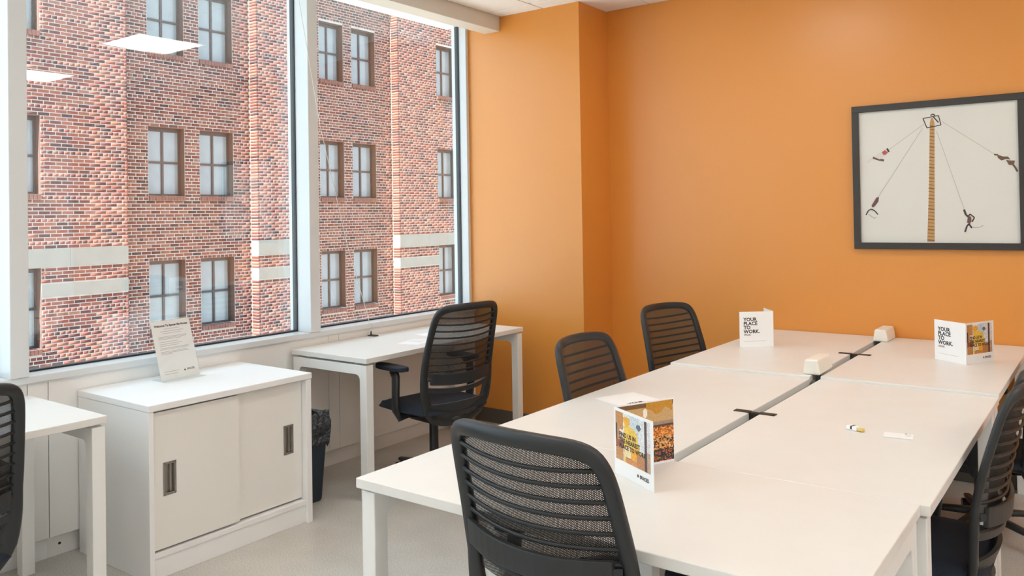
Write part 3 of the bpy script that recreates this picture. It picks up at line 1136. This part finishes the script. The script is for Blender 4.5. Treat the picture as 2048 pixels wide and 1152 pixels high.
def photo_sheet(name, grid, w0, w1, h0, h1, z, parent, matrix):
    ny, nx, _ = grid.shape
    v, f, c = [], [], []
    for j in range(ny):
        for i in range(nx):
            x0, x1 = w0 + (w1 - w0) * i / nx, w0 + (w1 - w0) * (i + 1) / nx
            y0, y1 = h0 + (h1 - h0) * j / ny, h0 + (h1 - h0) * (j + 1) / ny
            o = len(v)
            v += [matrix @ Vector(p) for p in ((x0, y0, z), (x1, y0, z), (x1, y1, z), (x0, y1, z))]
            f.append((o, o + 1, o + 2, o + 3))
            c += [(*grid[j, i], 1.0)] * 4
    me = bpy.data.meshes.new(name)
    me.from_pydata(v, [], f)
    a = me.attributes.new('Col', 'FLOAT_COLOR', 'POINT')
    a.data.foreach_set('color', np.array(c, 'f4').reshape(-1))
    me.materials.append(M['photo'])
    o = bpy.data.objects.new(name, me); COL.objects.link(o); o.parent = parent
    return o


def srgb(r, g, b):
    f = lambda c: ((c / 255 + 0.055) / 1.055) ** 2.4 if c > 10 else c / 255 / 12.92
    return np.array([f(r), f(g), f(b)])


pr_ = np.random.RandomState(11)


def cover_art(u, v):
    """woman in yellow on a cafe chair in front of a bright mural"""
    c = srgb(225, 228, 230)
    if u < 0.22: c = srgb(196, 140, 84)
    if u < 0.05 and 0.25 < v < 0.75: c = srgb(60, 50, 60)
    if u > 0.22 and v > 0.55 and (u - 0.55) ** 2 < 0.02: c = srgb(205, 215, 225)
    if (u - 0.33) ** 2 / 0.012 + (v - 0.86) ** 2 / 0.008 < 1: c = srgb(236, 176, 60)
    if 0.25 < u < 0.62 + 0.25 * (0.7 - v) and v < 0.78 - 0.5 * max(0, u - 0.45): c = srgb(240, 200, 84)
    if 0.45 < u < 0.75 and v < 0.36: c = srgb(240, 172, 50)
    if 0.28 < u < 0.46 and 0.10 < v < 0.34: c = srgb(236, 216, 170)
    if 0.12 < u < 0.24 and 0.5 < v < 0.64: c = srgb(240, 226, 214)
    if 0.30 < u < 0.70 and v < 0.10: c = srgb(214, 140, 80)
    if 0.62 < u < 0.84 and v < 0.26 + 0.2 * (u - 0.6): c = srgb(190, 130, 84)
    if u > 0.84 and u < 0.92: c = srgb(78, 58, 66)
    if u >= 0.92: c = srgb(190, 160, 130) if v < 0.4 else srgb(225, 222, 222)
    if u < 0.24 and 0.28 < v < 0.42: c = srgb(150, 84, 64)
    if (u - 0.68) ** 2 + (v - 0.82) ** 2 < 0.004: c = srgb(90, 105, 115)
    return np.clip(c * (1 + pr_.uniform(-0.18, 0.18)), 0, 1)


def inside_art(u, v):
    c = srgb(205, 165, 112)
    if v > 0.92: c = srgb(120, 86, 44)
    if v < 0.66: c = srgb(160, 140, 120)
    if v < 0.62: c = srgb(96, 62, 38)
    if v < 0.57: c = [srgb(226, 132, 34), srgb(214, 110, 24), srgb(240, 176, 92), srgb(120, 70, 30)][pr_.randint(4)]
    if v < 0.40: c = [srgb(232, 160, 76), srgb(120, 66, 30), srgb(40, 26, 22), srgb(236, 190, 130), srgb(200, 120, 40)][pr_.randint(5)]
    if v < 0.20: c = [srgb(56, 52, 56), srgb(34, 28, 28), srgb(196, 104, 50), srgb(60, 56, 60)][pr_.randint(4)]
    if 0.52 < u < 0.98 and v > 0.84 - 0.05 * math.sin(u * 20): c = srgb(198, 140, 34)
    if (u - 0.5) ** 2 / 0.002 + (v - 0.83) ** 2 / 0.006 < 1: c = srgb(250, 236, 220)
    return np.clip(c * (1 + pr_.uniform(-0.1, 0.1)), 0, 1)


def brochure_panel(t, P, Q, h, th=0.0012):
    O_ = t.location
    P = Vector((P[0], P[1], O_.z + 0.0006)) - O_
    Q = Vector((Q[0], Q[1], O_.z + 0.0006)) - O_
    mt = panel_matrix(P, Q)
    w = (Q - P).length
    mb = MB().box(0, w, 0, h, -th, 0)
    mb.v = [tuple(mt @ Vector(p)) for p in mb.v]
    return mb.build('leaf', 'paper', t), mt, w


def cover(leaf, mt, w, h):
    photo_sheet('cover_photo', paint(cover_art, 44, 48), 0.008, w * 0.93, h * 0.235, h * 0.955, 0.0003, leaf, mt)
    s = w / 0.19
    text_obj('lettering', 'FIND US IN\nTHE NEAREST\nPLACE TO WORK', 0.0165 * s, 'ink', leaf, mt @ Matrix.Translation((0.026 * s, h * 0.60, 0.0007)), bold=0.0006, space=0.95)
    text_obj('lettering', '_____', 0.010 * s, 'ink', leaf, mt @ Matrix.Translation((0.062 * s, h * 0.32, 0.0007)), bold=0.0004)
    text_obj('logo', 'SPACES.', 0.0125 * s, 'ink', leaf, mt @ Matrix.Translation((w * 0.66, h * 0.10, 0.0007)), bold=0.0004)
    mk = MB().add([mt @ Vector(p) for p in ((w * 0.595, h * 0.10 + 0.004, 0.0007), (w * 0.615, h * 0.10 - 0.0005, 0.0007), (w * 0.635, h * 0.10 + 0.004, 0.0007), (w * 0.615, h * 0.10 + 0.0105, 0.0007))], [(0, 1, 2, 3)])
    mk.build('logo_mark', 'ink', leaf)


def slogan(leaf, mt, w, h):
    s = w / 0.18
    text_obj('lettering', 'YOUR\nPLACE\nTO\nWORK.', 0.0255 * s, 'ink', leaf, mt @ Matrix.Translation((0.022 * s, h * 0.735, 0.0004)), bold=0.0009, space=0.82)
    text_obj('lettering', 'SPACES.', 0.0105 * s, 'ink', leaf, mt @ Matrix.Translation((0.023 * s, h * 0.33, 0.0004)), bold=0.0003)
    MB().add([mt @ Vector(p) for p in ((0.022, h * 0.165, 0.0004), (w * 0.78, h * 0.165, 0.0004), (w * 0.78, h * 0.173, 0.0004), (0.022, h * 0.173, 0.0004))], [(0, 1, 2, 3)]).build('rule', 'greyink', leaf)


# near brochure: cover leaf and inside leaf, folded along the left edge
HB = 0.183
A1, A2, A3 = (-1.146, 2.014), (-0.979, 1.920), (-1.056, 2.205)
t = empty('folded_brochure', (A1[0], A1[1], DZ), label='standing folded brochure with photos on cover and inside leaf', cat='brochure')
lf, mt, w = brochure_panel(t, A1, A2, HB)
cover(lf, mt, w, HB)
lf, mt, w = brochure_panel(t, (A1[0] + 0.0012, A1[1] + 0.002), A3, HB)
photo_sheet('inside_photo', paint(inside_art, 54, 54), 0.003, w - 0.002, 0.006, HB - 0.004, 0.0003, lf, mt)
# far brochure with the slogan, plain
B1, B2, B3 = (-1.616, 4.179), (-1.479, 4.298), (-1.575, 4.43)
t = empty('folded_brochure', (B2[0], B2[1], DZ2), label='standing white folded brochure, its plain leaf reading YOUR PLACE TO WORK', cat='brochure')
lf, mt, w = brochure_panel(t, B1, B2, 0.186)
slogan(lf, mt, w, 0.186)
brochure_panel(t, B3, (B2[0], B2[1] + 0.002), 0.186)
# brochure below the picture
C1, C2, C3 = (-0.717, 4.325), (-0.572, 4.219), (-0.482, 4.408)
t = empty('folded_brochure', (C2[0], C2[1], DZ2), label='standing folded brochure showing a slogan leaf and a photo cover', cat='brochure')
lf, mt, w = brochure_panel(t, C1, C2, 0.188)
slogan(lf, mt, w, 0.188)
lf, mt, w = brochure_panel(t, (C2[0] + 0.0005, C2[1] + 0.001), C3, 0.188)
cover(lf, mt, w, 0.188)

# flat brochure lying on the table
c0, c1, c2, c3 = on_z(1190, 798, DZ), on_z(1250, 816, DZ), on_z(1338, 799, DZ), on_z(1262, 785, DZ)
t = empty('flat_brochure', (c0.x, c0.y, DZ), label='white brochure lying flat with bold black lettering', cat='brochure')
ang = math.atan2(c1.y - c0.y, c1.x - c0.x)
bm_ = Matrix.Rotation(ang, 4, 'Z')
mb = MB().box(0, 0.185, 0, 0.19, 0.0005, 0.0035)
mb.v = [tuple(bm_ @ Vector(p)) for p in mb.v]
lf = mb.build('leaf', 'paper', t, bevel=0.0005)
text_obj('lettering', 'YOUR\nPLACE\nTO\nWORK.', 0.0255, 'ink', lf, bm_ @ Matrix.Translation((0.16, 0.045, 0.0040)) @ Matrix.Rotation(math.pi / 2, 4, 'Z'), bold=0.0009, space=0.82)

# papers on the window desk
for (px, py), rz, lb in (((832, 684), 0.25, 'white sheet of paper on the window desk, nearest its front edge'), ((868, 668), -0.2, 'white sheet of paper on the window desk, nearest the window')):
    p = on_z(px, py, DZ)
    t = empty('paper_sheet', (p.x, p.y, DZ), rz, label=lb, cat='paper', group='papers on the window desk')
    lf = MB().box(-0.07, 0.07, -0.10, 0.10, 0.0004, 0.0012).build('sheet', 'paper', t)
    for k in range(3):
        MB().box(-0.05, 0.04, 0.05 - 0.03 * k, 0.055 - 0.03 * k, 0.0013, 0.0015).build('print_line', 'greyink', lf)

# small things on the near right desk
p = on_z(1711, 861, DZ)
t = empty('adapter_plug', (p.x, p.y, DZ), math.radians(-20), label='small white and yellow plug lying on the desk', cat='plug')
MB().box(-0.028, 0.010, -0.011, 0.011, 0.0005, 0.014).build('plug_body', 'paper', t, bevel=0.003)
MB().box(0.010, 0.030, -0.007, 0.007, 0.002, 0.011).build('plug_tip', 'yellow', t, bevel=0.002)
MB().box(-0.012, -0.006, -0.0112, 0.0112, 0.004, 0.0143).build('plug_ring', 'black', t)
p = on_z(1797, 873, DZ)
t = empty('name_card', (p.x, p.y, DZ), math.radians(8), label='small white card with a clip lying on the desk', cat='card')
MB().box(-0.043, 0.043, -0.028, 0.028, 0.0005, 0.004).build('card', 'paper', t, bevel=0.001)
MB().box(0.020, 0.034, -0.006, 0.014, 0.004, 0.010).build('clip', 'power', t, bevel=0.002)
MB().cyl((0.022, 0.0, 0.0102), (0.022, 0.0, 0.0108), 0.003, n=10).build('clip_dot', 'black', t)

# sign holder on the cabinet
ZT = ch
BLc, BRc = Vector((-3.548, 2.075, ZT + 0.002)), Vector((-3.572, 2.286, ZT + 0.002))
TLc = on_x(297, 645, -3.625)
t = empty('sign_holder', (-3.56, 2.18, ZT), label='clear acrylic sign holder with a printed page standing on the cabinet', cat='sign')
xa = (BRc - BLc).normalized()
up = (TLc - BLc); up = (up - xa * up.dot(xa)); hS = up.length; up.normalize()
mt = Matrix((xa, up, xa.cross(up))).transposed().to_4x4()
mt.translation = BLc - t.location
wS = (BRc - BLc).length


def sbox(name, m, b, par, mtx=None):
    mb = MB().box(*b)
    mb.v = [tuple((mtx or mt) @ Vector(p)) for p in mb.v]
    return mb.build(name, m, par)


sbox('holder_plate', 'acrylic', (-0.004, wS + 0.004, 0.0, hS + 0.004, 0.0012, 0.0032), t)
sbox('holder_plate', 'acrylic', (-0.004, wS + 0.004, 0.0, hS + 0.004, -0.0042, -0.0022), t)
ft = MB().box(-0.07, 0.045, -0.106, 0.106, 0.0006, 0.0026)
ft.build('holder_foot', 'acrylic', t)
pg = sbox('page', 'paper', (0.0, wS, 0.003, hS, -0.0012, -0.0004), t)
text_obj('lettering', 'Welcome To Spaces the Access', wS * 0.066, 'ink', pg, mt @ Matrix.Translation((wS / 2, hS * 0.895, 0.0)), bold=0.0006, align='CENTER')
ln = [(0.30, 0.70, 0.85), (0.2, 0.8, 0.81), (0.25, 0.72, 0.775), (0.12, 0.86, 0.72), (0.12, 0.84, 0.70), (0.12, 0.70, 0.68), (0.12, 0.62, 0.635), (0.12, 0.70, 0.60),
      (0.12, 0.62, 0.57), (0.12, 0.85, 0.53), (0.12, 0.86, 0.51), (0.12, 0.8, 0.47), (0.12, 0.86, 0.45), (0.12, 0.4, 0.43), (0.12, 0.5, 0.14), (0.12, 0.45, 0.10)]
for a, b, c in ln:
    sbox('print_line', 'greyink', (a * wS, b * wS, c * hS, c * hS + 0.0022, -0.0003, 0.0), pg)
text_obj('logo', 'SPACES.', wS * 0.06, 'ink', pg, mt @ Matrix.Translation((wS * 0.69, hS * 0.12, 0.0)), bold=0.0003)
MB().add([mt @ Vector(p) for p in ((wS * 0.61, hS * 0.125, 0), (wS * 0.635, hS * 0.108, 0), (wS * 0.66, hS * 0.125, 0), (wS * 0.635, hS * 0.15, 0))], [(0, 1, 2, 3)]).build('logo_mark', 'ink', pg)

# blind cord from the soffit down to the window desk
cpts = [on_x(597, -5, -3.61), on_x(640, 250, -3.64), on_x(692, 480, -3.67), on_x(742, 655, -3.70)]
cpts[0] = Vector((-3.605, cpts[0].y - 0.02, 2.745))
mb = MB().sweep([Vector(p) for p in cpts], lambda i: (0.0016, 0.0016), up=(1, 0, 0), n=6)
cdm = mb
cd = empty('blind_cord', (cpts[-1].x, cpts[-1].y, DZ), label='thin pale cord slanting down across the glass to the window desk', cat='cord')
cdm.v = [tuple(Vector(p) - cd.location) for p in cdm.v]
cdm.build('cord', 'wire', cd)
MB().cyl((0, 0, 0.0), (0, 0, 0.03), 0.006, 0.003, n=10).build('cord_end', 'black', cd)
MB().box(-0.02, 0.045, -0.012, 0.02, 0.0005, 0.006).build('cord_weight', 'black', cd, bevel=0.002)

# ------------------------------------------------------------------ framed picture
YP = YB
fx0, fx1, fz0, fz1 = -1.217, -0.372, 1.232, 2.040
pic = empty('framed_picture', ((fx0 + fx1) / 2, YP, fz0), label='black framed print of four figures swinging on ropes around a tall pole', cat='picture')
po = pic.location
fw = 0.036
for b in ((fx0, fx1, fz0, fz0 + fw), (fx0, fx1, fz1 - fw, fz1), (fx0, fx0 + fw, fz0 + fw, fz1 - fw), (fx1 - fw, fx1, fz0 + fw, fz1 - fw)):
    MB().box(b[0] - po.x, b[1] - po.x, -0.030, -0.001, b[2] - po.z, b[3] - po.z).build('frame_bar', 'pframe', pic, bevel=0.002)
M['print'] = mat('print_sky', (0.72, 0.70, 0.64), 0.3, noise=0.03, nscale=1.5)
prn = MB().box(fx0 + fw - 0.002 - po.x, fx1 - fw + 0.002 - po.x, -0.014, -0.010, fz0 + fw - 0.002 - po.z, fz1 - fw + 0.002 - po.z).build('print', 'print', pic)
YPR = YP - 0.0145


def P2(x, y):
    q = on_y(x, y, YPR)
    return Vector((q.x - po.x, q.y - po.y, q.z - po.z))


def ink(name, col):
    if name not in M:
        M[name] = mat(name, tuple(srgb(*col)), 0.5)
    return name


layer = [0.0]


def poly(name, m, pts, lift=0.0):
    layer[0] += 0.00002
    v = [P2(*p) + Vector((0, -0.0002 - layer[0] - lift, 0)) for p in pts]
    return MB().add(v, [tuple(range(len(v)))]).build(name, m, prn)


def strip(name, m, pts, w):
    layer[0] += 0.00002
    mb = MB()
    for (a, b) in zip(pts[:-1], pts[1:]):
        A, B_ = P2(*a), P2(*b)
        d = (B_ - A).normalized(); n = Vector((-d.z, 0, d.x)) * (w / 2)
        off = Vector((0, -0.0002 - layer[0], 0))
        mb.add([A - n + off, B_ - n + off, B_ + n + off, A + n + off], [(0, 1, 2, 3)])
    return mb.build(name, m, prn)


ink('ink_rope', (176, 172, 158)); ink('ink_pole', (190, 146, 92)); ink('ink_wrap', (128, 92, 56)); ink('ink_dark', (62, 50, 46))
ink('ink_brown', (104, 78, 60)); ink('ink_red', (178, 84, 78)); ink('ink_white', (214, 208, 200)); ink('ink_ground', (208, 206, 194))
ink('ink_maroon', (112, 72, 72))
for p in ([(1848, 248), (1777, 300)], [(1845, 257), (1757, 393)], [(1873, 262), (1929, 420)], [(1884, 243), (1990, 309)]):
    strip('rope', 'ink_rope', p, 0.0022)
poly('pole', 'ink_pole', [(1854.5, 483.5), (1869.5, 483.5), (1869, 300), (1869, 246), (1866, 236), (1862, 236), (1859.5, 246), (1858, 380)])
for k in range(34):
    yy = 252 + k * 6.9
    q = (yy - 246) / 238
    strip('wrap', 'ink_wrap', [(1860 - 5 * q, yy), (1869, yy + 1.2)], 0.0035 if k % 3 else 0.006)
strip('top_frame', 'ink_dark', [(1846, 237), (1854, 256), (1882, 250), (1877, 231), (1846, 237)], 0.0045)
strip('top_bar', 'ink_dark', [(1866, 233), (1877, 245)], 0.006)
strip('top_cap', 'ink_dark', [(1861, 231), (1866, 228), (1870, 231)], 0.006)
# four figures
strip('figure', 'ink_white', [(1734, 325), (1744, 318), (1750, 315)], 0.010)
strip('figure', 'ink_brown', [(1746, 315), (1757, 319), (1768, 321)], 0.012)
poly('figure', 'ink_white', [(1748, 314), (1760, 319), (1770, 311), (1766, 303), (1758, 306)])
poly('figure', 'ink_red', [(1764, 304), (1770, 300), (1776, 305), (1771, 310), (1766, 309)])
strip('figure', 'ink_dark', [(1774, 297), (1778, 304)], 0.010)
poly('figure', 'ink_maroon', [(1743, 411), (1748, 403), (1753, 395), (1758, 394), (1757, 403), (1750, 412), (1745, 416)])
strip('figure', 'ink_white', [(1744, 414), (1742, 420), (1746, 424)], 0.010)
strip('figure', 'ink_dark', [(1732, 430), (1737, 421), (1743, 418), (1750, 422), (1756, 429)], 0.006)
strip('figure', 'ink_rope', [(1738, 429), (1749, 437), (1752, 434)], 0.004)
strip('figure', 'ink_dark', [(1928, 419), (1932, 430), (1938, 434)], 0.010)
strip('figure', 'ink_dark', [(1936, 434), (1940, 428), (1949, 435), (1944, 444)], 0.006)
poly('figure', 'ink_maroon', [(1934, 445), (1936, 433), (1942, 433), (1943, 441), (1940, 449)])
strip('figure', 'ink_dark', [(1944, 456), (1938, 448), (1934, 452), (1930, 464)], 0.008)
strip('figure', 'ink_rope', [(1946, 455), (1957, 455), (1967, 451)], 0.004)
strip('figure', 'ink_brown', [(1988, 309), (1996, 310)], 0.008)
poly('figure', 'ink_brown', [(1994, 309), (2006, 313), (2016, 313), (2021, 319), (2012, 318), (2003, 321), (1996, 316)])
poly('figure', 'ink_brown', [(2012, 320), (2022, 321), (2030, 321), (2028, 330), (2018, 330)])
strip('figure', 'ink_brown', [(2024, 327), (2030, 334), (2035, 343)], 0.009)
